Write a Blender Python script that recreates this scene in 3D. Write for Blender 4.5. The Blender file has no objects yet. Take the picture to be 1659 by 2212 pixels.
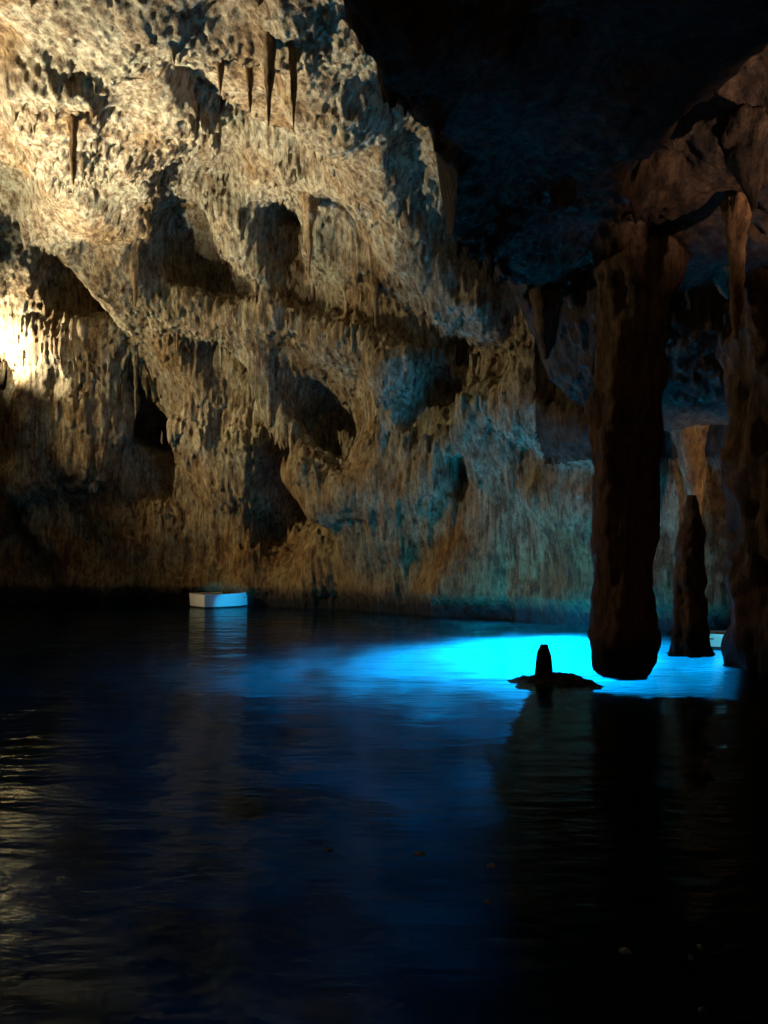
import bpy, math, random
import numpy as np
from mathutils import Vector

R = math.radians
scene = bpy.context.scene
COL = scene.collection
random.seed(4)
F32 = np.float32

# ------------------------------------------------------------------ camera
CAM = np.array([0.0, 0.0, 2.2])
FPX = 1664.0            # focal length in pixels of a 1659 x 2212 picture
PITCH = math.atan(93.0 / FPX)
cd = bpy.data.cameras.new('camera')
cam = bpy.data.objects.new('camera', cd)
COL.objects.link(cam)
cam.location = CAM
cam.rotation_euler = (R(90) + PITCH, 0, 0)
cd.sensor_fit = 'HORIZONTAL'
cd.angle = 2 * math.atan(829.5 / FPX)
cd.clip_end = 500
scene.camera = cam


def ray(px, py):
    x = (px - 829.5) / FPX
    y = (1106.0 - py) / FPX
    c, s = math.cos(PITCH), math.sin(PITCH)
    d = np.array([x, c - y * s, s + y * c])
    return d / d[1]          # scaled so that Y advances by one metre


def at(px, py, Y):
    return CAM + ray(px, py) * Y


# ------------------------------------------------------------------ noise
_rng = np.random.RandomState(11)
_perm = np.concatenate([_rng.permutation(256)] * 3).astype(np.int32)
_g = _rng.normal(size=(256, 3))
_g = (_g / np.linalg.norm(_g, axis=1, keepdims=True)).astype(F32)


def perlin(x, y, z, seed=0):
    x = np.asarray(x, F32) + F32(seed * 17.31)
    y = np.asarray(y, F32) + F32(seed * 5.77)
    z = np.asarray(z, F32) + F32(seed * 9.13)
    xf, yf, zf = np.floor(x), np.floor(y), np.floor(z)
    xi = xf.astype(np.int32) & 255
    yi = yf.astype(np.int32) & 255
    zi = zf.astype(np.int32) & 255
    x = x - xf; y = y - yf; z = z - zf
    u = x * x * x * (x * (x * 6 - 15) + 10)
    v = y * y * y * (y * (y * 6 - 15) + 10)
    w = z * z * z * (z * (z * 6 - 15) + 10)

    def corner(dx, dy, dz):
        h = _perm[_perm[_perm[xi + dx] + yi + dy] + zi + dz]
        g = _g[h]
        return g[..., 0] * (x - dx) + g[..., 1] * (y - dy) + g[..., 2] * (z - dz)

    def lerp(a, b, t):
        return a + (b - a) * t
    x00 = lerp(corner(0, 0, 0), corner(1, 0, 0), u)
    x10 = lerp(corner(0, 1, 0), corner(1, 1, 0), u)
    x01 = lerp(corner(0, 0, 1), corner(1, 0, 1), u)
    x11 = lerp(corner(0, 1, 1), corner(1, 1, 1), u)
    return lerp(lerp(x00, x10, v), lerp(x01, x11, v), w) * F32(1.6)


def sstep(a, b, x):
    t = np.clip((x - a) / (b - a), 0, 1)
    return t * t * (3 - 2 * t)


def smax(a, b, k):
    h = np.maximum(k - np.abs(a - b), 0) / k
    return np.maximum(a, b) + h * h * k * 0.25


def smin(a, b, k):
    return -smax(-a, -b, k)


# ------------------------------------------------------------------ the cave as a solid: f > 0 is rock
PLAN = [(-18, 35.5), (-12, 34.6), (-7.2, 33.9), (-2, 31.2), (2.8, 27.2), (5.4, 24.4), (7.6, 23.0), (10.4, 21.0),
        (11.0, 14), (11.2, 5), (10, -6), (0, -11), (-14, -8), (-20, 4), (-21.5, 18), (-21.3, 30)]


def plan_sdf(x, y):
    d = np.full(np.broadcast(x, y).shape, 1e9, F32)
    ins = np.zeros(d.shape, bool)
    n = len(PLAN)
    for i in range(n):
        ax, ay = PLAN[i]; bx, by = PLAN[(i + 1) % n]
        ex, ey = bx - ax, by - ay
        t = np.clip(((x - ax) * ex + (y - ay) * ey) / (ex * ex + ey * ey), 0, 1)
        d = np.minimum(d, np.hypot(x - ax - t * ex, y - ay - t * ey))
        c = ((ay > y) != (by > y))
        xc = ax + (y - ay) / (ey if abs(ey) > 1e-9 else 1e-9) * ex
        ins ^= c & (x < xc)
    return np.where(ins, -d, d)


def low_mask(x, y):
    """1 under the low dark ceiling on the right, 0 under the high lit vault"""
    ex = np.interp(y, [-12, 0, 8, 12, 17.6, 22, 30, 42], [-7.3, -4.5, -1.9, -.2, 1.7, 4.0, 7.2, 12])
    e = perlin(x * .45, y * .45, x * 0 + .3, 17) * .6 + perlin(x * 1.3, y * 1.3, x * 0 + .7, 18) * .45
    return sstep(-0.6, 1.5, x - ex + e)


def base(x, y, z):
    x, y, z = np.broadcast_arrays(x, y, z)
    s = low_mask(x, y)
    H = 15.4 + (8.0 - 15.4) * s + 0.10 * np.maximum(8 - y, 0) * s
    rad = 6.5 + (2.6 - 6.5) * s
    a = plan_sdf(x, y) + rad
    b = z - H + rad
    f = np.minimum(np.maximum(a, b), 0) + np.hypot(np.maximum(a, 0), np.maximum(b, 0)) - rad
    # undercut notch at the water line
    f = f - 0.5 * np.exp(-((z - 0.15) / 0.45) ** 2)
    return f


def hit(px, py):
    """where the view through a pixel meets the smooth cave"""
    d = ray(px, py)
    Y = np.arange(4, 45, 0.05)
    P = CAM[None] + d[None] * Y[:, None]
    f = base(P[:, 0], P[:, 1], P[:, 2])
    i = int(np.argmax(f > 0))
    return P[i], Y[i]


HOLLOWS = [  # px, py, half width, half height, depth (m), tilt (deg)
    (160, 610, 125, 95, 3.6, 25), (395, 545, 80, 85, 3.4, 0), (575, 500, 95, 90, 2.8, 20),
    (300, 925, 95, 165, 3.2, -28), (640, 1010, 100, 175, 3.0, 25), (20, 900, 55, 110, 3.0, 0),
    (1245, 715, 55, 95, 2.5, 0), (60, 1170, 80, 60, 1.0, 0),
    (372, 165, 34, 85, 2.0, 8), (400, 395, 60, 45, 2.2, 0), (520, 620, 60, 40, 1.6, 0),
    (720, 470, 70, 45, 1.8, 15),
    (560, 330, 90, 26, 1.4, 22), (830, 370, 60, 34, 1.4, 20), (1000, 1000, 26, 110, 1.3, 0),
]
RIDGES = [  # chain of pixels, radius (m), how far proud of the wall (m)
    ([(75, 130), (110, 330), (165, 480), (290, 640)], 1.1, 0.7),
    ([(330, 660), (480, 690), (640, 700), (900, 790)], 0.8, 0.6),
    ([(540, 730), (610, 870), (680, 1010), (720, 1090)], 0.8, 0.7),
    ([(110, 760), (105, 900), (100, 1040)], 0.9, 0.8),
    ([(225, 720), (215, 860), (190, 990)], 0.8, 0.6),
    ([(880, 420), (960, 540), (1060, 700)], 1.1, 0.6),
    ([(620, 110), (720, 220), (800, 330)], 1.0, 0.5),
    ([(1060, 880), (1160, 900), (1270, 930)], 0.7, 0.6),
    ([(30, 735), (75, 740)], 0.9, 0.9),
]
CRACK = [(1675, 240), (1560, 320), (1440, 405)]


def features(f, x, y, z):
    for (px, py, hw, hh, dep, tilt) in HOLLOWS:
        p, Y = hit(px, py)
        k = Y / FPX
        rx, rz, ry = hw * k, hh * k, dep
        # the hollow runs along the view of the wall, mainly straight into it
        n = np.array([p[0] * 0.25 + 0.33, 1.0 * Y, (p[2] - 2.2)])
        n = np.array([0.2, 1.0, 0.55 * (p[2] - 2.2) / Y * 1.6]); n /= np.linalg.norm(n)
        t = np.cross(n, [0, 0, 1]); t /= np.linalg.norm(t)
        w = np.cross(t, n)
        ct, st = math.cos(R(tilt)), math.sin(R(tilt))
        e1 = t * ct + w * -st * -1 * -1; e2 = np.cross(e1, n)
        dx, dy, dz = x - p[0], y - p[1], z - p[2]
        m = np.abs(dx) + np.abs(dy) + np.abs(dz) < 3 * (rx + ry + rz)
        q = np.stack([dx[m], dy[m], dz[m]], -1)
        l = np.sqrt((q @ e1 / rx) ** 2 + (q @ e2 / rz) ** 2 + (q @ n / ry) ** 2)
        f[m] = smin(f[m], ((l - 1) * min(rx, ry, rz)).astype(F32), 1.1)
    for chain, rad, proud in RIDGES:
        pts = [hit(a, b)[0] for a, b in chain]
        for a, b in zip(pts, pts[1:]):
            for q in (a, b):
                pass
            back = rad - proud - .35
            da = (a - CAM) / np.linalg.norm(a - CAM) * back
            db = (b - CAM) / np.linalg.norm(b - CAM) * back
            a2, b2 = a + da, b + db
            e = b2 - a2
            t = np.clip(((x - a2[0]) * e[0] + (y - a2[1]) * e[1] + (z - a2[2]) * e[2]) / (e @ e), 0, 1)
            d = np.sqrt((x - a2[0] - t * e[0]) ** 2 + (y - a2[1] - t * e[1]) ** 2 + (z - a2[2] - t * e[2]) ** 2)
            f = smax(f, (rad - d).astype(F32), 0.6)
    pts = [hit(a, b)[0] for a, b in CRACK]
    for a, b in zip(pts, pts[1:]):
        e = b - a
        t = np.clip(((x - a[0]) * e[0] + (y - a[1]) * e[1] + (z - a[2]) * e[2]) / (e @ e), 0, 1)
        d = np.sqrt((x - a[0] - t * e[0]) ** 2 + (y - a[1] - t * e[1]) ** 2 + ((z - a[2] - t * e[2]) * 0.4) ** 2)
        f = smin(f, (d - 0.42).astype(F32), 0.2)
    # rock hanging low behind the columns
    for a, b, rad in (((5.9, 19.0, 8.2), (8.2, 18.2, 7.3), 1.7), ((8.2, 18.2, 7.3), (10.5, 17.0, 6.6), 1.7)):
        a, b = np.array(a), np.array(b); e = b - a
        t = np.clip(((x - a[0]) * e[0] + (y - a[1]) * e[1] + (z - a[2]) * e[2]) / (e @ e), 0, 1)
        d = np.sqrt((x - a[0] - t * e[0]) ** 2 + (y - a[1] - t * e[1]) ** 2 + (z - a[2] - t * e[2]) ** 2)
        f = smax(f, (rad - d).astype(F32), 0.8)
    # the flooded entrance under the water
    l = np.sqrt(((x - 6.2) / 5.0) ** 2 + ((y - 24.4) / 3.2) ** 2 + ((z + 2.3) / 1.9) ** 2)
    f = smin(f, ((l - 1) * 1.9).astype(F32), 0.3)
    return f


def coarse_field(x, y, z):
    f = base(x, y, z).astype(F32)
    f = features(f, x, y, z)
    hgt = sstep(-1, 4, z)
    f += 0.95 * perlin(x / 5, y / 5, z / 5, 1) * hgt
    f += 0.75 * (0.32 - np.abs(perlin(x / 3.4 + .12 * z, y / 3.4, z / 9, 4))) * sstep(0, 3, z) * (1 - .7 * low_mask(x, y))
    f += 0.55 * perlin(x / 2.3, y / 2.3, z / 3.0, 2)
    # bedding that dips to the right
    u = 0.8 * x - 0.2 * y - 0.55 * z; v = 0.55 * x + 0.8 * z; w = y
    f += 0.42 * perlin(u / 4.5, v / 1.35, w / 1.6, 3) * hgt
    return f


def drip_length(x, y):
    """plan map of how far the rock drips down below itself"""
    L = np.zeros(np.broadcast(x, y).shape, F32)
    for cell, rmin, rmax, lmin, lmax, keep, seed in ((0.21, .075, .12, .15, .75, .8, 3), (1.3, .18, .30, .7, 1.6, .25, 5)):
        rg = np.random.RandomState(seed)
        N = 200
        jx, jy = rg.rand(N, N), rg.rand(N, N)
        rr = rmin + (rmax - rmin) * rg.rand(N, N)
        ll = (lmin + (lmax - lmin) * rg.rand(N, N) ** 2) * (rg.rand(N, N) < keep)
        ix = np.floor(x / cell).astype(int); iy = np.floor(y / cell).astype(int)
        for a in (-1, 0, 1):
            for b in (-1, 0, 1):
                cx, cy = ix + a, iy + b
                h = (cx % N, cy % N)
                d = np.hypot(x - (cx + jx[h]) * cell, y - (cy + jy[h]) * cell)
                L = np.maximum(L, (ll[h] * np.clip(1 - d / rr[h], 0, 1) ** 0.8).astype(F32))
    return L


def upsample(a, k):
    for ax in range(3):
        n = a.shape[ax]
        t = np.arange((n - 1) * k + 1, dtype=F32) / k
        i = np.minimum(t.astype(int), n - 2)
        w = (t - i).astype(F32)
        sh = [1, 1, 1]; sh[ax] = -1
        w = w.reshape(sh)
        a = np.take(a, i, ax) * (1 - w) + np.take(a, i + 1, ax) * w
    return a


def surface_net(f, org, dx):
    s = f > 0
    nx, ny, nz = f.shape
    cnt = np.zeros((nx - 1, ny - 1, nz - 1), np.uint8)
    for i in (0, 1):
        for j in (0, 1):
            for k in (0, 1):
                cnt += s[i:nx - 1 + i, j:ny - 1 + j, k:nz - 1 + k]
    act = (cnt > 0) & (cnt < 8)
    idx = np.argwhere(act)
    vid = np.full(act.shape, -1, np.int32)
    vid[act] = np.arange(len(idx), dtype=np.int32)
    acc = np.zeros((len(idx), 3)); num = np.zeros(len(idx))
    cor = {c: f[idx[:, 0] + c[0], idx[:, 1] + c[1], idx[:, 2] + c[2]] for c in
           [(i, j, k) for i in (0, 1) for j in (0, 1) for k in (0, 1)]}
    for ax in range(3):
        for p in (0, 1):
            for q in (0, 1):
                c0 = [p, q]; c0.insert(ax, 0); c1 = [p, q]; c1.insert(ax, 1)
                a, b = cor[tuple(c0)], cor[tuple(c1)]
                m = (a > 0) != (b > 0)
                t = np.where(m, a / np.where(m, a - b, 1), 0)
                pt = np.zeros((len(idx), 3)); pt += c0; pt[:, ax] = t
                acc += pt * m[:, None]; num += m
    V = np.array(org) + (idx + acc / num[:, None]) * dx
    quads = []
    # x edges
    for ax in range(3):
        lo = [slice(None)] * 3; hi = [slice(None)] * 3
        lo[ax] = slice(0, -1); hi[ax] = slice(1, None)
        ch = s[tuple(lo)] != s[tuple(hi)]
        o = [a for a in range(3) if a != ax]
        e = np.argwhere(ch)
        ok = np.ones(len(e), bool)
        for a in o:
            ok &= (e[:, a] > 0) & (e[:, a] < f.shape[a] - 1)
        e = e[ok]
        inside = s[e[:, 0], e[:, 1], e[:, 2]]

        def cell(da, db):
            c = e.copy(); c[:, o[0]] += da; c[:, o[1]] += db
            return vid[c[:, 0], c[:, 1], c[:, 2]]
        q = np.stack([cell(-1, -1), cell(0, -1), cell(0, 0), cell(-1, 0)], 1)
        flip = inside if ax != 1 else ~inside
        q[~flip] = q[~flip][:, ::-1]
        quads.append(q)
    return V, np.concatenate(quads)


# ------------------------------------------------------------------ mesh helpers
def mesh_obj(name, V, Q, mat, parent=None, smooth=True):
    me = bpy.data.meshes.new(name)
    V = np.asarray(V, F32); 
    if isinstance(Q, np.ndarray):
        me.vertices.add(len(V)); me.vertices.foreach_set('co', V.ravel())
        k = Q.shape[1]
        me.loops.add(Q.size); me.loops.foreach_set('vertex_index', Q.astype(np.int32).ravel())
        me.polygons.add(len(Q))
        me.polygons.foreach_set('loop_start', np.arange(0, Q.size, k, dtype=np.int32))
        me.update(calc_edges=True)
    else:
        me.from_pydata([tuple(map(float, v)) for v in V], [], Q)
        me.update()
    me.validate()
    me.polygons.foreach_set('use_smooth', np.full(len(me.polygons), smooth))
    me.materials.append(mat)
    o = bpy.data.objects.new(name, me)
    COL.objects.link(o)
    if parent: o.parent = parent
    return o


def tag(o, label, cat, group=None):
    o['label'] = label; o['category'] = cat
    if group: o['group'] = group
    return o


def structure(o):
    o['kind'] = 'structure'
    return o


def compact(V, Q):
    u, inv = np.unique(Q, return_inverse=True)
    return V[u], inv.reshape(Q.shape)


# ------------------------------------------------------------------ materials
def nodes(name):
    m = bpy.data.materials.new(name); m.use_nodes = True
    nt = m.node_tree; nt.nodes.clear()
    out = nt.nodes.new('ShaderNodeOutputMaterial')
    return m, nt, out


def N(nt, typ, **kw):
    n = nt.nodes.new(typ)
    for k, v in kw.items():
        if k in n.inputs: n.inputs[k].default_value = v
        else: setattr(n, k, v)
    return n


def mapping(nt, scale):
    tc = N(nt, 'ShaderNodeNewGeometry')
    mp = N(nt, 'ShaderNodeMapping'); mp.inputs['Scale'].default_value = scale
    nt.links.new(tc.outputs['Position'], mp.inputs['Vector'])
    return mp


def ramp(nt, fac, stops):
    r = N(nt, 'ShaderNodeValToRGB')
    el = r.color_ramp.elements
    while len(el) < len(stops): el.new(0.5)
    for e, (p, c) in zip(el, stops):
        e.position = p; e.color = (*c, 1) if len(c) == 3 else c
    nt.links.new(fac, r.inputs['Fac'])
    return r


def rock_material(name, pale, tan, brown, low_tints=True, bump=1.0, rough=0.75):
    m, nt, out = nodes(name)
    L = nt.links.new
    big = N(nt, 'ShaderNodeTexNoise', **{'Scale': 0.33, 'Detail': 4.0, 'Roughness': 0.6}); L(mapping(nt, (1, 1, .7)).outputs[0], big.inputs['Vector'])
    mid = N(nt, 'ShaderNodeTexNoise', **{'Scale': 2.2, 'Detail': 8.0, 'Roughness': 0.68}); L(mapping(nt, (1, 1, .55)).outputs[0], mid.inputs['Vector'])
    streak = N(nt, 'ShaderNodeTexNoise', **{'Scale': 1.0, 'Detail': 6.0, 'Roughness': 0.6}); L(mapping(nt, (7.5, 7.5, .7)).outputs[0], streak.inputs['Vector'])
    mix = N(nt, 'ShaderNodeMath', operation='MULTIPLY_ADD'); mix.inputs[1].default_value = 0.55
    L(mid.outputs[0], mix.inputs[0])
    sc = N(nt, 'ShaderNodeMath', operation='MULTIPLY'); sc.inputs[1].default_value = 0.45
    L(streak.outputs[0], sc.inputs[0]); L(sc.outputs[0], mix.inputs[2])
    c1 = ramp(nt, mix.outputs[0], [(0.33, tuple(c * .22 for c in brown)), (0.43, brown), (0.52, tan), (0.64, pale)])
    c2 = ramp(nt, big.outputs[0], [(0.36, (.70, .55, .38)), (0.5, (1, 1, 1)), (0.66, (.72, .78, .74))])
    mul = N(nt, 'ShaderNodeMix', data_type='RGBA', blend_type='MULTIPLY'); mul.inputs[0].default_value = 1
    L(c1.outputs[0], mul.inputs['A']); L(c2.outputs[0], mul.inputs['B'])
    col = mul.outputs['Result']
    if low_tints:   # rusty stain where water seeps down the lower wall
        g = N(nt, 'ShaderNodeNewGeometry'); sx = N(nt, 'ShaderNodeSeparateXYZ'); L(g.outputs['Position'], sx.inputs[0])
        ad = N(nt, 'ShaderNodeMath', operation='MULTIPLY_ADD'); ad.inputs[1].default_value = 9.0
        L(big.outputs[0], ad.inputs[0]); L(sx.outputs['Z'], ad.inputs[2])
        mr = N(nt, 'ShaderNodeMapRange'); mr.inputs['From Min'].default_value = 6.5; mr.inputs['From Max'].default_value = 12.5
        L(ad.outputs[0], mr.inputs['Value'])
        rs = ramp(nt, mr.outputs[0], [(0, (.78, .58, .34)), (1, (1, 1, 1))])
        rm = N(nt, 'ShaderNodeMix', data_type='RGBA', blend_type='MULTIPLY'); rm.inputs[0].default_value = 1
        L(col, rm.inputs['A']); L(rs.outputs[0], rm.inputs['B']); col = rm.outputs['Result']
    if low_tints:   # near-black band up to a little above the water line
        g = N(nt, 'ShaderNodeNewGeometry'); sx = N(nt, 'ShaderNodeSeparateXYZ'); L(g.outputs['Position'], sx.inputs[0])
        ad = N(nt, 'ShaderNodeMath', operation='MULTIPLY_ADD'); ad.inputs[1].default_value = -1.1
        L(streak.outputs[0], ad.inputs[0]); L(sx.outputs['Z'], ad.inputs[2])
        mr = N(nt, 'ShaderNodeMapRange'); mr.inputs['From Min'].default_value = -0.25; mr.inputs['From Max'].default_value = 0.35
        L(ad.outputs[0], mr.inputs['Value'])
        tm = N(nt, 'ShaderNodeMix', data_type='RGBA')
        L(mr.outputs[0], tm.inputs[0]); tm.inputs['A'].default_value = (.012, .011, .009, 1); L(col, tm.inputs['B'])
        col = tm.outputs['Result']
    spk = N(nt, 'ShaderNodeTexNoise', **{'Scale': 6.5, 'Detail': 7.0, 'Roughness': 0.8}); L(mapping(nt, (1, 1, .5)).outputs[0], spk.inputs['Vector'])
    spr = ramp(nt, spk.outputs[0], [(.38, (.24, .19, .15)), (.47, (.82, .79, .75)), (.60, (1.18, 1.16, 1.12))])
    sm = N(nt, 'ShaderNodeMix', data_type='RGBA', blend_type='MULTIPLY'); sm.inputs[0].default_value = .9
    L(col, sm.inputs['A']); L(spr.outputs[0], sm.inputs['B']); col = sm.outputs['Result']
    b = N(nt, 'ShaderNodeBsdfPrincipled'); b.inputs['Roughness'].default_value = rough
    b.inputs['Specular IOR Level'].default_value = 0.3
    L(col, b.inputs['Base Color'])
    fine = N(nt, 'ShaderNodeTexNoise', **{'Scale': 7.5, 'Detail': 9.0, 'Roughness': 0.8}); L(mapping(nt, (1, 1, .5)).outputs[0], fine.inputs['Vector'])
    b1 = N(nt, 'ShaderNodeBump'); b1.inputs['Strength'].default_value = 1.0 * bump; b1.inputs['Distance'].default_value = 0.24
    L(fine.outputs[0], b1.inputs['Height'])
    b2 = N(nt, 'ShaderNodeBump'); b2.inputs['Strength'].default_value = 0.8 * bump; b2.inputs['Distance'].default_value = 0.18
    L(streak.outputs[0], b2.inputs['Height']); L(b1.outputs[0], b2.inputs['Normal'])
    L(b2.outputs[0], b.inputs['Normal'])
    L(b.outputs[0], out.inputs[0])
    return m


def plain(name, color, rough=.5, var=.15, scale=4.0):
    m, nt, out = nodes(name)
    b = N(nt, 'ShaderNodeBsdfPrincipled'); b.inputs['Roughness'].default_value = rough
    n = N(nt, 'ShaderNodeTexNoise', **{'Scale': scale, 'Detail': 5.0})
    nt.links.new(mapping(nt, (1, 1, 1)).outputs[0], n.inputs['Vector'])
    r = ramp(nt, n.outputs[0], [(.3, tuple(c * (1 - var) for c in color)), (.7, color)])
    nt.links.new(r.outputs[0], b.inputs['Base Color'])
    nt.links.new(b.outputs[0], out.inputs[0])
    return m


ROCK = rock_material('lit_limestone', (.60, .555, .43), (.42, .365, .25), (.22, .15, .085))
CEIL = rock_material('shaded_limestone', (.15, .10, .058), (.085, .054, .028), (.035, .021, .011), low_tints=False)  # same limestone, with the ceiling's shade put into darker colours
DRIP = rock_material('dripstone', (.48, .38, .25), (.34, .24, .13), (.20, .12, .06))
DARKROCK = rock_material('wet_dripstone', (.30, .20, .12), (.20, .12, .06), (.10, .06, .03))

# ------------------------------------------------------------------ cave shell
CX0, CY0, CZ0, CD = -24.4, -14.0, -5.2, 0.4
nx, ny, nz = 96, 132, 63
gx = (CX0 + CD * np.arange(nx)).astype(F32)
gy = (CY0 + CD * np.arange(ny)).astype(F32)
gz = (CZ0 + CD * np.arange(nz)).astype(F32)
X, Y, Z = np.meshgrid(gx, gy, gz, indexing='ij')
FC = coarse_field(X, Y, Z)
# fine block
i0, i1, j0, k0 = 12, nx - 5, 45, 11            # X from -19.6, Y from 4.0, Z from -0.8
k = 6
fine = upsample(FC[i0:i1, j0:, k0:], k)
fd = CD / k
ox, oy, oz = gx[i0], gy[j0], gz[k0]
fx = (ox + fd * np.arange(fine.shape[0])).astype(F32)
fy = (oy + fd * np.arange(fine.shape[1])).astype(F32)
fz = (oz + fd * np.arange(fine.shape[2])).astype(F32)
band = np.nonzero(np.abs(fine) < 0.62)
px_, py_, pz_ = fx[band[0]], fy[band[1]], fz[band[2]]
calm = 0.35 + 0.65 * sstep(2.5, 7.5, pz_ + 4.5 * perlin(px_ / 3, py_ / 3, pz_ / 3, 14))
vary = .5 + .5 * sstep(-.22, .32, perlin(px_ / 3.8, py_ / 3.8, pz_ / 3.0, 15))
calm = calm * vary
d = 0.24 * perlin(px_ / 1.3, py_ / 1.3, pz_ / 1.7, 7)
r2 = perlin(px_ / .34, py_ / .34, pz_ / .75, 8)
d += calm * (0.04 * (0.5 - 2 * np.abs(r2)) + 0.05 * r2)
d += calm * 0.085 * perlin(px_ / .17, py_ / .17, pz_ / .3, 9)
mask = sstep(-.35, .3, perlin(px_ / 3, py_ / 3, pz_ / 3, 10))
d += 0.20 * mask * (.3 + .7 * vary) * perlin(px_ / .33, py_ / .33, pz_ / 3.4, 12)
d += 0.15 * (.15 + .85 * calm) * perlin(px_ / .15, py_ / .15, pz_ / 1.2, 13)
fine[band] += d
del px_, py_, pz_, r2, mask, calm, vary, d
# drips
P2x, P2y = np.meshgrid(fx, fy, indexing='ij')
Ld = drip_length(P2x, P2y) * sstep(-.35, .15, perlin(P2x / 3.5, P2y / 3.5, P2x * 0, 21))
for kz in range(len(fz)):
    zz = fz[kz]
    amp = float(sstep(2.5, 5.0, zz) * (1 - .3 * sstep(10.0, 12.5, zz)))
    if amp <= 0: continue
    sh = Ld * amp * sstep(-.12, .3, perlin(P2x / 3.2, P2y / 3.2, P2x * 0 + zz / 1.9, 22)) / fd
    # look up the field a drip's length higher
    q = np.minimum(kz + sh, len(fz) - 1.001)
    qi = q.astype(int); w = (q - qi).astype(F32)
    up = np.take_along_axis(fine, qi[..., None], 2)[..., 0] * (1 - w) + np.take_along_axis(fine, qi[..., None] + 1, 2)[..., 0] * w
    fine[:, :, kz] = np.where(Ld > 0.02, np.maximum(fine[:, :, kz], up), fine[:, :, kz])
V, Q = surface_net(fine, (ox, oy, oz), fd)
del fine
cen = V[Q].mean(1)
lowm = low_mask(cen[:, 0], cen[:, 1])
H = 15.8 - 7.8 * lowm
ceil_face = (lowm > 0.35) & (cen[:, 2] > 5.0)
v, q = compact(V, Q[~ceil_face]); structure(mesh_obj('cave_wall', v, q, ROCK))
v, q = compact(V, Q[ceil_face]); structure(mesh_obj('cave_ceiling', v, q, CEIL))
# the rest of the chamber, behind and beside the viewer
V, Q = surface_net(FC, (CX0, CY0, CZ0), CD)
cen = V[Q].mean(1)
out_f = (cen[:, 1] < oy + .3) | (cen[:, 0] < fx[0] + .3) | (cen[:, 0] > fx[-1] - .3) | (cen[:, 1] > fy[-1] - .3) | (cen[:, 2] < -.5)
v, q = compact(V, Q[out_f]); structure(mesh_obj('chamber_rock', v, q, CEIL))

# ------------------------------------------------------------------ seabed
n1, n2 = 180, 220
sx = np.linspace(-26, 16, n1); sy = np.linspace(-14, 40, n2)
SX, SY = np.meshgrid(sx, sy, indexing='ij')
SZ = -4.3 + 1.2 * sstep(-6, 7, SX) * sstep(12, 20, SY) + .35 * perlin(SX / 3, SY / 3, SX * 0, 31) + .12 * perlin(SX / .9, SY / .9, SX * 0, 32)
# added drowned bank, keeps the blue light off the near seabed
SZ += 1.1 * np.exp(-((SX - 5.5) / 3.5) ** 2 - ((SY - 23) / 3.0) ** 2)  # mound raised under the blue lamp, added to sharpen its falloff
sy0 = np.where(SX > 0, 14.2 - .42 * (SX - 3.2), 15.55 + .12 * np.minimum(-SX, 8)) + .5 * perlin(SX / 2.5, SX * 0, SX * 0, 34)
sy0 = sy0 + 2.4 * np.maximum(SX - 5.9, 0)
sw = .9 + .9 * (1 - sstep(-1, 3, SX))
top = -.30 - 8 * (1 - sstep(1.2, 3.1, SX)) + .4 * perlin(SX / 1.5, SY / 1.5, SX * 0, 35)
shade_bank = np.exp(-((SY - sy0) / sw) ** 2)
SZ = np.where(top > SZ, SZ + shade_bank * (top - SZ) * .93, SZ)
ii = np.arange(n1 * n2).reshape(n1, n2)
Qs = np.stack([ii[:-1, :-1].ravel(), ii[1:, :-1].ravel(), ii[1:, 1:].ravel(), ii[:-1, 1:].ravel()], 1)
SEABED, nt, out = nodes('glow_fade_seabed')
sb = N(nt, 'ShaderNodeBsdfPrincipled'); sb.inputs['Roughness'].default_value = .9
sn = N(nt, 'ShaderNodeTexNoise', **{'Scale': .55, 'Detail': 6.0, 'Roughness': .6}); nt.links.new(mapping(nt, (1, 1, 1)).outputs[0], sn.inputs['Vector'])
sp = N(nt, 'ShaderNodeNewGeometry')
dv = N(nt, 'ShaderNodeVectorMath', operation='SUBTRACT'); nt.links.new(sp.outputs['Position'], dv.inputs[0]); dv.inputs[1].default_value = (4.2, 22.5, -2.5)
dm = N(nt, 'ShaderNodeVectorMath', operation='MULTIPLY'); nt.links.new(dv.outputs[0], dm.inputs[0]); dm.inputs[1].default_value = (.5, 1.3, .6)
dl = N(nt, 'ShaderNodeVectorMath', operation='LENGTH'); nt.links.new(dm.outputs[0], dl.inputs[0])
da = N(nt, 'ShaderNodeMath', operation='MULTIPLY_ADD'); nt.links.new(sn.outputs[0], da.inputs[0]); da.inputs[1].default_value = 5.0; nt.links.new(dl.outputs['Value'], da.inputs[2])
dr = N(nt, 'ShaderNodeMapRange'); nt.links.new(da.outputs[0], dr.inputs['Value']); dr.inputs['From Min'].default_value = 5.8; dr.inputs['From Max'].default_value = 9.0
sr = ramp(nt, dr.outputs[0], [(0, (.44, .44, .38)), (.45, (.20, .20, .17)), (1, (.018, .02, .018))])  # glow's fade put into the colour, dark away from the blue lamp
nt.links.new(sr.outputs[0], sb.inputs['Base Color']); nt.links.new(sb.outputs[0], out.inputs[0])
structure(mesh_obj('seabed', np.stack([SX, SY, SZ], -1).reshape(-1, 3), Qs, SEABED))

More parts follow.
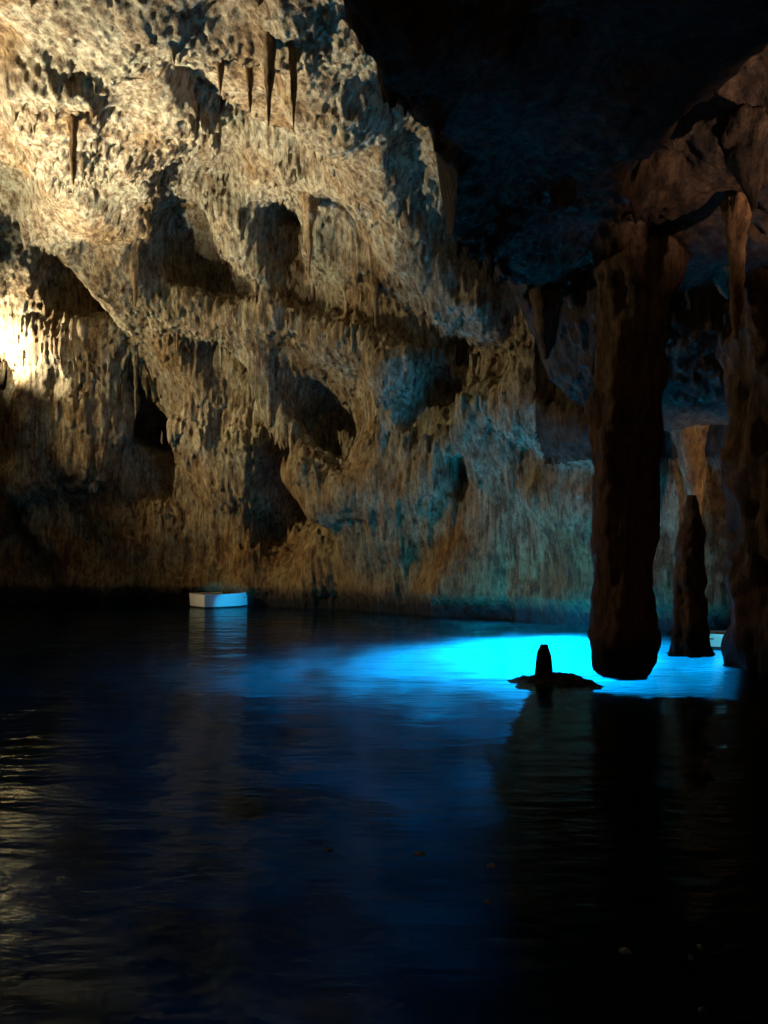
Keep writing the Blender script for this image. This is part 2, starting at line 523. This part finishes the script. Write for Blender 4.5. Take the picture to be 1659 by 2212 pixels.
# ------------------------------------------------------------------ water
m, nt, out = nodes('cave_water')
g = N(nt, 'ShaderNodeBsdfGlass'); g.inputs['IOR'].default_value = 1.12; g.inputs['Roughness'].default_value = 0.09
g.inputs['Color'].default_value = (.82, .95, 1, 1)
w1 = N(nt, 'ShaderNodeTexNoise', **{'Scale': .9, 'Detail': 3.0}); nt.links.new(mapping(nt, (.7, 1.3, 1)).outputs[0], w1.inputs['Vector'])
w2 = N(nt, 'ShaderNodeTexNoise', **{'Scale': 5.0, 'Detail': 3.0}); nt.links.new(mapping(nt, (.5, 1.5, 1)).outputs[0], w2.inputs['Vector'])
b1 = N(nt, 'ShaderNodeBump'); b1.inputs['Strength'].default_value = 1; b1.inputs['Distance'].default_value = .055
nt.links.new(w1.outputs[0], b1.inputs['Height'])
b2 = N(nt, 'ShaderNodeBump'); b2.inputs['Strength'].default_value = 1; b2.inputs['Distance'].default_value = .010
nt.links.new(w2.outputs[0], b2.inputs['Height']); nt.links.new(b1.outputs[0], b2.inputs['Normal'])
nt.links.new(b2.outputs[0], g.inputs['Normal'])
nt.links.new(g.outputs[0], out.inputs[0])
va = N(nt, 'ShaderNodeVolumeAbsorption'); va.inputs['Color'].default_value = (0, .70, .76, 1); va.inputs['Density'].default_value = .36
nt.links.new(va.outputs[0], out.inputs['Volume'])
wv = [(x_, y_, z_) for z_ in (-14, 0) for (x_, y_) in ((-27, -15), (17, -15), (17, 41), (-27, 41))]
structure(mesh_obj('water', wv, [(3, 2, 1, 0), (4, 5, 6, 7), (0, 1, 5, 4), (1, 2, 6, 5), (2, 3, 7, 6), (3, 0, 4, 7)], m, smooth=False))


# ------------------------------------------------------------------ dripstone things
def drip_obj(name, pts, mat, label, cat, amp=.12, seed=0, nseg=36, group=None, step=.07, flute=.45, ledge=0.0):
    """a stalactite, stalagmite or column: rings along a path of (x, y, z, r)"""
    pts = np.array(pts, float)
    seg = np.linalg.norm(np.diff(pts[:, :3], axis=0), axis=1)
    s = np.concatenate([[0], np.cumsum(seg)])
    n = max(6, int(s[-1] / step))
    t = np.linspace(0, s[-1], n)
    cx, cy, cz, rr = (np.interp(t, s, pts[:, i]) for i in range(4))
    ker = np.ones(5) / 5
    for a in (cx, cy, rr):
        p = np.pad(a, 2, 'edge'); a[:] = np.convolve(p, ker, 'valid')
    th = np.linspace(0, 2 * np.pi, nseg, endpoint=False)
    C, S = np.cos(th)[None], np.sin(th)[None]
    bx, by = cx[:, None] + rr[:, None] * C, cy[:, None] + rr[:, None] * S
    bz = np.repeat(cz[:, None], nseg, 1)
    f = max(.12, float(np.max(rr)) * flute)
    dsp = perlin(bx / f, by / f, bz / (f * 5), seed + 40) * .8 + .7 * perlin(bx / (2.2 * f), by / (2.2 * f), bz / (2.2 * f), seed + 41) \
        + .35 * perlin(bx / (.5 * f), by / (.5 * f), bz / (.8 * f), seed + 42)
    k = 1 + amp / .12 * .26 * dsp
    if ledge:      # drip collars round the shaft
        k = k + ledge * (np.abs(perlin(bx / 1.5, by / 1.5, bz / .32, seed + 43)) * 2.2 - .5)
    bx = cx[:, None] + rr[:, None] * C * k; by = cy[:, None] + rr[:, None] * S * k
    o = np.array([cx[0], cy[0], cz[0]])
    V = np.stack([bx, by, bz], -1).reshape(-1, 3)
    V = np.concatenate([V, [[cx[0], cy[0], cz[0]], [cx[-1], cy[-1], cz[-1]]]]) - o
    F = []
    up = cz[-1] > cz[0]
    for i in range(n - 1):
        for j in range(nseg):
            a, b = i * nseg + j, i * nseg + (j + 1) % nseg
            qd = (a, b, b + nseg, a + nseg)
            F.append(qd if up else qd[::-1])
    for j in range(nseg):
        tri = (n * nseg, (j + 1) % nseg, j); F.append(tri if up else tri[::-1])
        e = (n - 1) * nseg
        tri = (n * nseg + 1, e + j, e + (j + 1) % nseg); F.append(tri if up else tri[::-1])
    ob = mesh_obj(name, V, F, mat)
    ob.location = o
    return tag(ob, label, cat, group)


def col_px(Y, rows):
    """rows of (left px, right px, py) at depth Y"""
    r = []
    for l, rt, py in rows:
        c = at((l + rt) / 2, py, Y)
        r.append((c[0], c[1], c[2], (rt - l) / 2 / FPX * Y))
    return r


YP = 15.0
pil = col_px(YP, [(1292, 1400, 1500), (1286, 1404, 1445), (1278, 1414, 1395), (1274, 1420, 1368), (1284, 1410, 1350), (1284, 1410, 1200), (1282, 1418, 1080), (1280, 1424, 960), (1284, 1426, 860),
                  (1294, 1440, 740), (1298, 1460, 640), (1286, 1480, 560), (1260, 1500, 490)])
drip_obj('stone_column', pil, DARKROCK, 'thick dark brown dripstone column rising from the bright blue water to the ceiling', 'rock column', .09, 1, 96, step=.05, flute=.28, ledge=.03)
c2 = col_px(17.4, [(1448, 1530, 1428), (1450, 1526, 1385), (1457, 1523, 1330), (1460, 1521, 1250), (1465, 1518, 1180), (1472, 1514, 1125), (1480, 1508, 1090), (1488, 1502, 1070)])
drip_obj('stalagmite', c2, DARKROCK, 'tall dark stalagmite standing in the water between the thick column and the small pale boat', 'stalagmite', .16, 2, 60, ledge=.03)
c3 = col_px(15.4, [(1584, 1780, 1460), (1582, 1770, 1400), (1580, 1760, 1200), (1572, 1770, 1000), (1584, 1780, 800), (1575, 1800, 640), (1540, 1820, 520)])
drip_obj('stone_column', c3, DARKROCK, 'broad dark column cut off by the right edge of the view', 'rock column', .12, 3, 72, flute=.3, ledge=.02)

st = col_px(13.9, [(1154, 1198, 1480), (1157, 1193, 1450), (1158, 1192, 1425), (1159, 1190, 1412), (1163, 1187, 1401), (1169, 1182, 1392)])
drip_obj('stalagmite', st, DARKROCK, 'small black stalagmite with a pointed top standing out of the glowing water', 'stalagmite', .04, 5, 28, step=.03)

# low flat rock at its foot
c = at(1190, 1457, 13.9)
nr, na = 26, 96
th = np.linspace(0, 2 * np.pi, na, endpoint=False)
rho = np.linspace(.02, 1.25, nr)[:, None]
ed = 1 + .35 * perlin(np.cos(th) * 1.6, np.sin(th) * 1.6, th * 0, 51) + .12 * perlin(np.cos(th) * 4, np.sin(th) * 4, th * 0, 52)
bx, by = rho * np.cos(th)[None] * ed * .62, rho * np.sin(th)[None] * ed * .66
bz = .04 * (1 - rho ** 3) + .10 * (1 - rho ** 2) * perlin(bx * 3.2, by * 3.2, bx * 0, 53) + .05 * perlin(bx * 8, by * 8, bx * 0, 54) - .5 * np.maximum(rho - 1, 0) ** .7 + .03 * bx
V = np.stack([bx, by, bz], -1).reshape(-1, 3)
F = [(i * na + a, i * na + (a + 1) % na, (i + 1) * na + (a + 1) % na, (i + 1) * na + a)[::-1] for i in range(nr - 1) for a in range(na)]
F.append(tuple(range(na)))
rk = mesh_obj('flat_rock', V, F, DARKROCK); rk.location = (c[0] + .05, 13.75, 0)
tag(rk, 'low flat black rock barely above the water at the foot of the small stalagmite', 'rock')


def stalactite(px, py0, py1, wpx, dY, mat, label, seed, lean=0, Y=None):
    if Y is None:
        p, Y = hit(px, py0); Y = Y + dY
    a = at(px, py0 - 14, Y)
    b = at(px + lean, py1, Y)
    r0 = wpx / 2 / FPX * Y
    L = a - b
    pts = [(*(a + np.array([0, .3, .9])), r0 * 3.0), (*a, r0 * 1.9), (*(a - L * .10), r0 * 1.3), (*(a - L * .2), r0 * .95), (*(a - L * .5), r0 * .72), (*(a - L * .8), r0 * .42), (*b, r0 * .08)]
    return drip_obj('stalactite', pts, mat, label, 'stalactite', .24, seed, 24, 'stalactites on the cave wall and ceiling')


ST = [
    (476, 95, 205, 22, -.2, DRIP, 'leftmost of the four brown stalactites high in the pale vault'),
    (540, 110, 245, 22, -.2, DRIP, 'second from the left of the four brown stalactites high in the pale vault'),
    (580, 45, 272, 30, -.25, DRIP, 'longest of the four brown stalactites high in the pale vault'),
    (634, 40, 285, 24, -.2, DRIP, 'rightmost of the four brown stalactites high in the pale vault'),
    (158, 190, 400, 34, -.4, DRIP, 'long pale stalactite beside the brightly lit curtain at far left'),
    (292, 540, 665, 22, -.6, DRIP, 'tan stalactite hanging left of the dark hollow in the wall'),
    (668, 480, 600, 16, -.6, DRIP, 'lone tan stalactite hanging between the two dark hollows of the upper wall'),
    (293, 770, 905, 10, -.35, ROCK, 'needle thin pale stalactite in front of the grey slanting hollow'),
    (382, 670, 760, 12, -.6, ROCK, 'short pale stalactite under the left end of the fringed ledge'),
    (478, 690, 800, 12, -.6, ROCK, 'slender pale stalactite under the middle of the fringed ledge'),
    (812, 640, 740, 11, -.6, ROCK, 'straight thin stalactite under the right end of the fringed ledge'),
]
for i, a in enumerate(ST):
    stalactite(*a, 60 + i)
big = col_px(17.2, [(1110, 1250, 420), (1130, 1240, 500), (1140, 1228, 600), (1150, 1215, 680), (1165, 1200, 740), (1176, 1184, 775)])
drip_obj('stalactite', big, DARKROCK, 'broad dark stalactite hanging left of the blue lit hollow behind the thick column', 'stalactite', .16, 81, 40, 'stalactites on the cave wall and ceiling')
big = col_px(12.5, [(1560, 1625, 430), (1572, 1612, 520), (1576, 1606, 620), (1580, 1600, 690), (1586, 1592, 730)])
drip_obj('stalactite', big, DRIP, 'tan stalactite hanging from the low ceiling near the right edge', 'stalactite', .16, 82, 32, 'stalactites on the cave wall and ceiling')
big = col_px(10.6, [(1540, 1660, 260), (1560, 1650, 320), (1590, 1645, 380), (1615, 1640, 430), (1626, 1632, 455)])
drip_obj('stalactite', big, CEIL, 'pinkish pale stalactite below the crack in the upper right ceiling', 'stalactite', .16, 83, 40, 'stalactites on the cave wall and ceiling')

big = col_px(20.3, [(1430, 1560, 700), (1446, 1540, 860), (1454, 1526, 960), (1474, 1522, 1040), (1490, 1518, 1110), (1500, 1510, 1165)])
drip_obj('stalactite', big, DRIP, 'tan tapering stalactite hanging over the tall dark stalagmite right of the thick column', 'stalactite', .16, 84, 40, 'stalactites on the cave wall and ceiling')


# ------------------------------------------------------------------ boats
WHITE = plain('white_boat_paint', (.80, .79, .75), .4, .12, 2.0)
INNER = plain('boat_inside_grey', (.45, .44, .41), .6, .2, 3.0)
WOOD = plain('boat_seat_wood', (.30, .19, .10), .6, .3, 6.0)
BOOT = plain('black_bottom_paint', (.02, .02, .022), .6, .2, 4.0)


def boat(loc, rz, length, beam, free, label):
    root = bpy.data.objects.new('rowing_boat', None); COL.objects.link(root)
    root.location = loc; root.rotation_euler = (0, 0, rz)
    tag(root, label, 'boat', 'white boats on the cave water')
    n = 26
    us = np.linspace(0, 1, n)

    def half(u):   # transom at u = 0, bow at u = 1
        return beam / 2 * (0.86 + .14 * math.sin(math.pi * min(u / .8, 1))) * (1 - max(0, (u - .55) / .45) ** 2.2 * .97)

    def sheer(u):
        return free * (1 + .16 * u ** 2 + .06 * (1 - u) ** 2)

    def shell(z0f, z1f, off, name, mat, rows=6, floor=False):
        V = []; F = []
        for u in us:
            h = half(u) - off
            x = (u - .5) * (length - 2 * off)
            for sgn in (-1, 1):
                for r_ in range(rows):
                    q = r_ / (rows - 1)
                    z = z0f(u) + (z1f(u) - z0f(u)) * q
                    fl = .90 + .10 * min(1, max(0, (z + .12) / (free + .12))) ** .7
                    V.append((x + (.05 * (z / free) if u > .95 else (-.03 * z / free if u < .02 else 0)), sgn * max(h, .01) * fl, z))
        W = 2 * rows
        for i in range(n - 1):
            for r_ in range(rows - 1):
                a = i * W + r_; b = a + W
                F.append((a, b, b + 1, a + 1))
                a += rows; b += rows
                F.append((a, a + 1, b + 1, b))
            a = i * W; b = a + W
            F.append((a, a + rows, b + rows, b))
        for i in (0, n - 1):
            for r_ in range(rows - 1):
                a = i * W + r_
                F.append((a, a + 1, a + rows + 1, a + rows))
        return mesh_obj(name, V, F, mat, root, smooth=False)
    shell(lambda u: .055, sheer, 0, 'hull', WHITE)
    shell(lambda u: -.14, lambda u: .053, .012, 'bottom', BOOT, 3)
    shell(lambda u: .10, lambda u: sheer(u) - .004, .035, 'interior', INNER, 4)
    # gunwale
    V = []; F = []
    for u in us:
        x = (u - .5) * length; z = sheer(u)
        for sgn in (-1, 1):
            h = half(u)
            for dy, dz in ((.022, -.03), (.022, .022), (-.045, .022), (-.045, -.03)):
                V.append((x, sgn * max(h + dy, .006), z + dz))
    for i in range(n - 1):
        for s_ in (0, 4):
            for j in range(4):
                a = i * 8 + s_ + j; b = i * 8 + s_ + (j + 1) % 4
                F.append((a, b, b + 8, a + 8))
    for i in (0, n - 1):
        F.append((i * 8, i * 8 + 1, i * 8 + 2, i * 8 + 3)); F.append((i * 8 + 4, i * 8 + 5, i * 8 + 6, i * 8 + 7))
    mesh_obj('gunwale', V, F, WHITE, root, smooth=False)
    for u in (.22, .5, .74):
        h = half(u) * .93; x = (u - .5) * length; z = free * .72
        V = [(x + dx, sy_ * h, z + dz) for dx in (-.13, .13) for sy_ in (-1, 1) for dz in (0, .035)]
        F = [(0, 1, 3, 2), (4, 6, 7, 5), (0, 4, 5, 1), (2, 3, 7, 6), (1, 5, 7, 3), (0, 2, 6, 4)]
        mesh_obj('seat', V, F, WOOD, root, smooth=False)
    return root


p = at(469, 1311, 32.4)
boat((p[0] + .1, 33.2, 0), R(38), 2.4, 1.75, .53, 'white rowing boat with one end lit blue, moored under the tan wall at left')
p = at(1545, 1405, 18.2)
boat((p[0] + .55, 18.6, 0), R(182), 2.2, 1.0, .30, 'small pale boat glimpsed between two dark columns at the right')

# ------------------------------------------------------------------ floating flecks
FLECK = plain('pale_fleck', (.26, .27, .28), .8, .2, 30)  # plain grey for the small raised flecks
FL = [(710, 1838, 16, 'pale blue fleck on the dark water, left of the other flecks'),
      (906, 1846, 24, 'brightest blue fleck on the dark water, flat and wide'),
      (1062, 1872, 20, 'faint blue curved fleck floating right of the brightest one'),
      (1056, 1950, 18, 'grey slanted fleck floating below the blue ones'),
      (1350, 2056, 24, 'pale clustered fleck floating at lower right'),
      (1512, 2048, 12, 'small pale dot right of the clustered fleck'),
      (1492, 2072, 13, 'pale slanted fleck just below the small dot'),
      (1516, 2186, 16, 'lowest pale fleck near the bottom right corner')]
for i, (fx_, fy_, w_, lab) in enumerate(FL):
    d_ = ray(fx_, fy_); Yd = -2.2 / d_[2]
    r_ = w_ / 2 / FPX * Yd
    V = []; F = []
    n_ = 14
    for ring, zz in ((1, 0.002), (.8, .012), (.35, .02)):
        for j in range(n_):
            a = j / n_ * 2 * math.pi
            kk = 1 + .45 * float(perlin(np.array(math.cos(a) * 1.4), np.array(math.sin(a) * 1.4), np.array(i * 3.1), 71))
            V.append((math.cos(a) * r_ * ring * kk, math.sin(a) * r_ * 1.1 * ring * kk, zz))
    for q_ in range(2):
        for j in range(n_):
            F.append((q_ * n_ + j, q_ * n_ + (j + 1) % n_, (q_ + 1) * n_ + (j + 1) % n_, (q_ + 1) * n_ + j))
    F.append(tuple(range(2 * n_, 3 * n_)))
    o = mesh_obj('water_fleck', V, F, FLECK); o.location = (d_[0] * Yd, Yd, 0); o.rotation_euler = (0, 0, i * 1.3)
    tag(o, lab, 'foam', 'flecks floating on the dark water')

# ------------------------------------------------------------------ light
def lamp(name, typ, loc, energy, color, target=None, **kw):
    l = bpy.data.lights.new(name, typ); l.energy = energy; l.color = color
    for k_, v_ in kw.items(): setattr(l, k_, v_)
    o = bpy.data.objects.new(name, l); COL.objects.link(o); o.location = loc
    if target is not None:
        o.rotation_euler = (Vector(target) - Vector(loc)).to_track_quat('-Z', 'Y').to_euler()
    return o


WARM = (1.0, .80, .46)
lamp('vault_floodlight', 'SPOT', (-13.8, 21.0, 4.5), 42000, (1, .89, .66), (-9.6, 21.8, 14.2), spot_size=R(90), spot_blend=1.0, shadow_soft_size=.12)
lamp('wall_floodlight', 'SPOT', (-19.3, 27.2, 8.0), 8500, WARM, (3, 29.0, 9.6), spot_size=R(98), spot_blend=.9, shadow_soft_size=.12)
lamp('wall_lamp', 'SPOT', (-17.0, 32.6, 11.0), 3200, (1, .84, .55), (-14.6, 35, 12.5), spot_size=R(150), spot_blend=.5, shadow_soft_size=.08)
lamp('pink_lamp', 'SPOT', (8.2, 7.0, 4.2), 3200, (1, .66, .52), (7.2, 10.0, 8.0), spot_size=R(60), spot_blend=.9, shadow_soft_size=.1)
lamp('warm_gap_fill', 'SPOT', (8.9, 16.6, 3.0), 420, (1, .72, .45), (7.3, 22, 5.5), spot_size=R(70), spot_blend=.8, shadow_soft_size=.1)  # added warm fill, lights the rock between the right-hand columns
lamp('column_fill', 'SPOT', (-2.5, -3.5, 4.6), 420, (1, .68, .40), (5.8, 14.5, 3.2), spot_size=R(52), spot_blend=.9, shadow_soft_size=.2)  # unseen warm fill added behind the camera for the dark columns
BLUE = (0.0, .43, 1.0)
lamp('flooded_entrance_daylight', 'AREA', (4.5, 22.9, -.42), 12500, BLUE, (4.2, 22.9, -4.5), shape='ELLIPSE', size=6.2, size_y=2.6)
lamp('blue_wall_fill', 'SPOT', (4.75, 15.6, .35), 500, (0.0, .6, 1.0), (-6, 32, 2.0), spot_size=R(100), spot_blend=.6, shadow_soft_size=.15)  # added blue fill hidden behind the thick column, tints right-facing rock
lamp('left_boat_fill', 'SPOT', (4.6, 15.6, .30), 15000, (0.0, .45, 1.0), (-6.75, 33.4, .0), spot_size=R(6.2), spot_blend=.6, shadow_soft_size=.05)  # narrow beam added to turn one side of the left boat blue

lamp('small_boat_fill', 'SPOT', (7.7, 16.75, .35), 60, (.1, .7, 1.0), (7.9, 18.3, .15), spot_size=R(40), spot_blend=.5, shadow_soft_size=.04)  # added spot behind the right column, brightens the small boat
w = bpy.data.worlds.new('World'); scene.world = w; w.use_nodes = True
nt = w.node_tree
bg = nt.nodes['Background']; bg.inputs['Strength'].default_value = .05
sk = nt.nodes.new('ShaderNodeTexSky'); sk.sky_type = 'NISHITA'; sk.sun_disc = False
sk.sun_elevation = R(40); sk.sun_rotation = R(30)
nt.links.new(sk.outputs[0], bg.inputs['Color'])
scene.view_settings.view_transform = 'Standard'
scene.view_settings.look = 'None'
scene.view_settings.exposure = 0
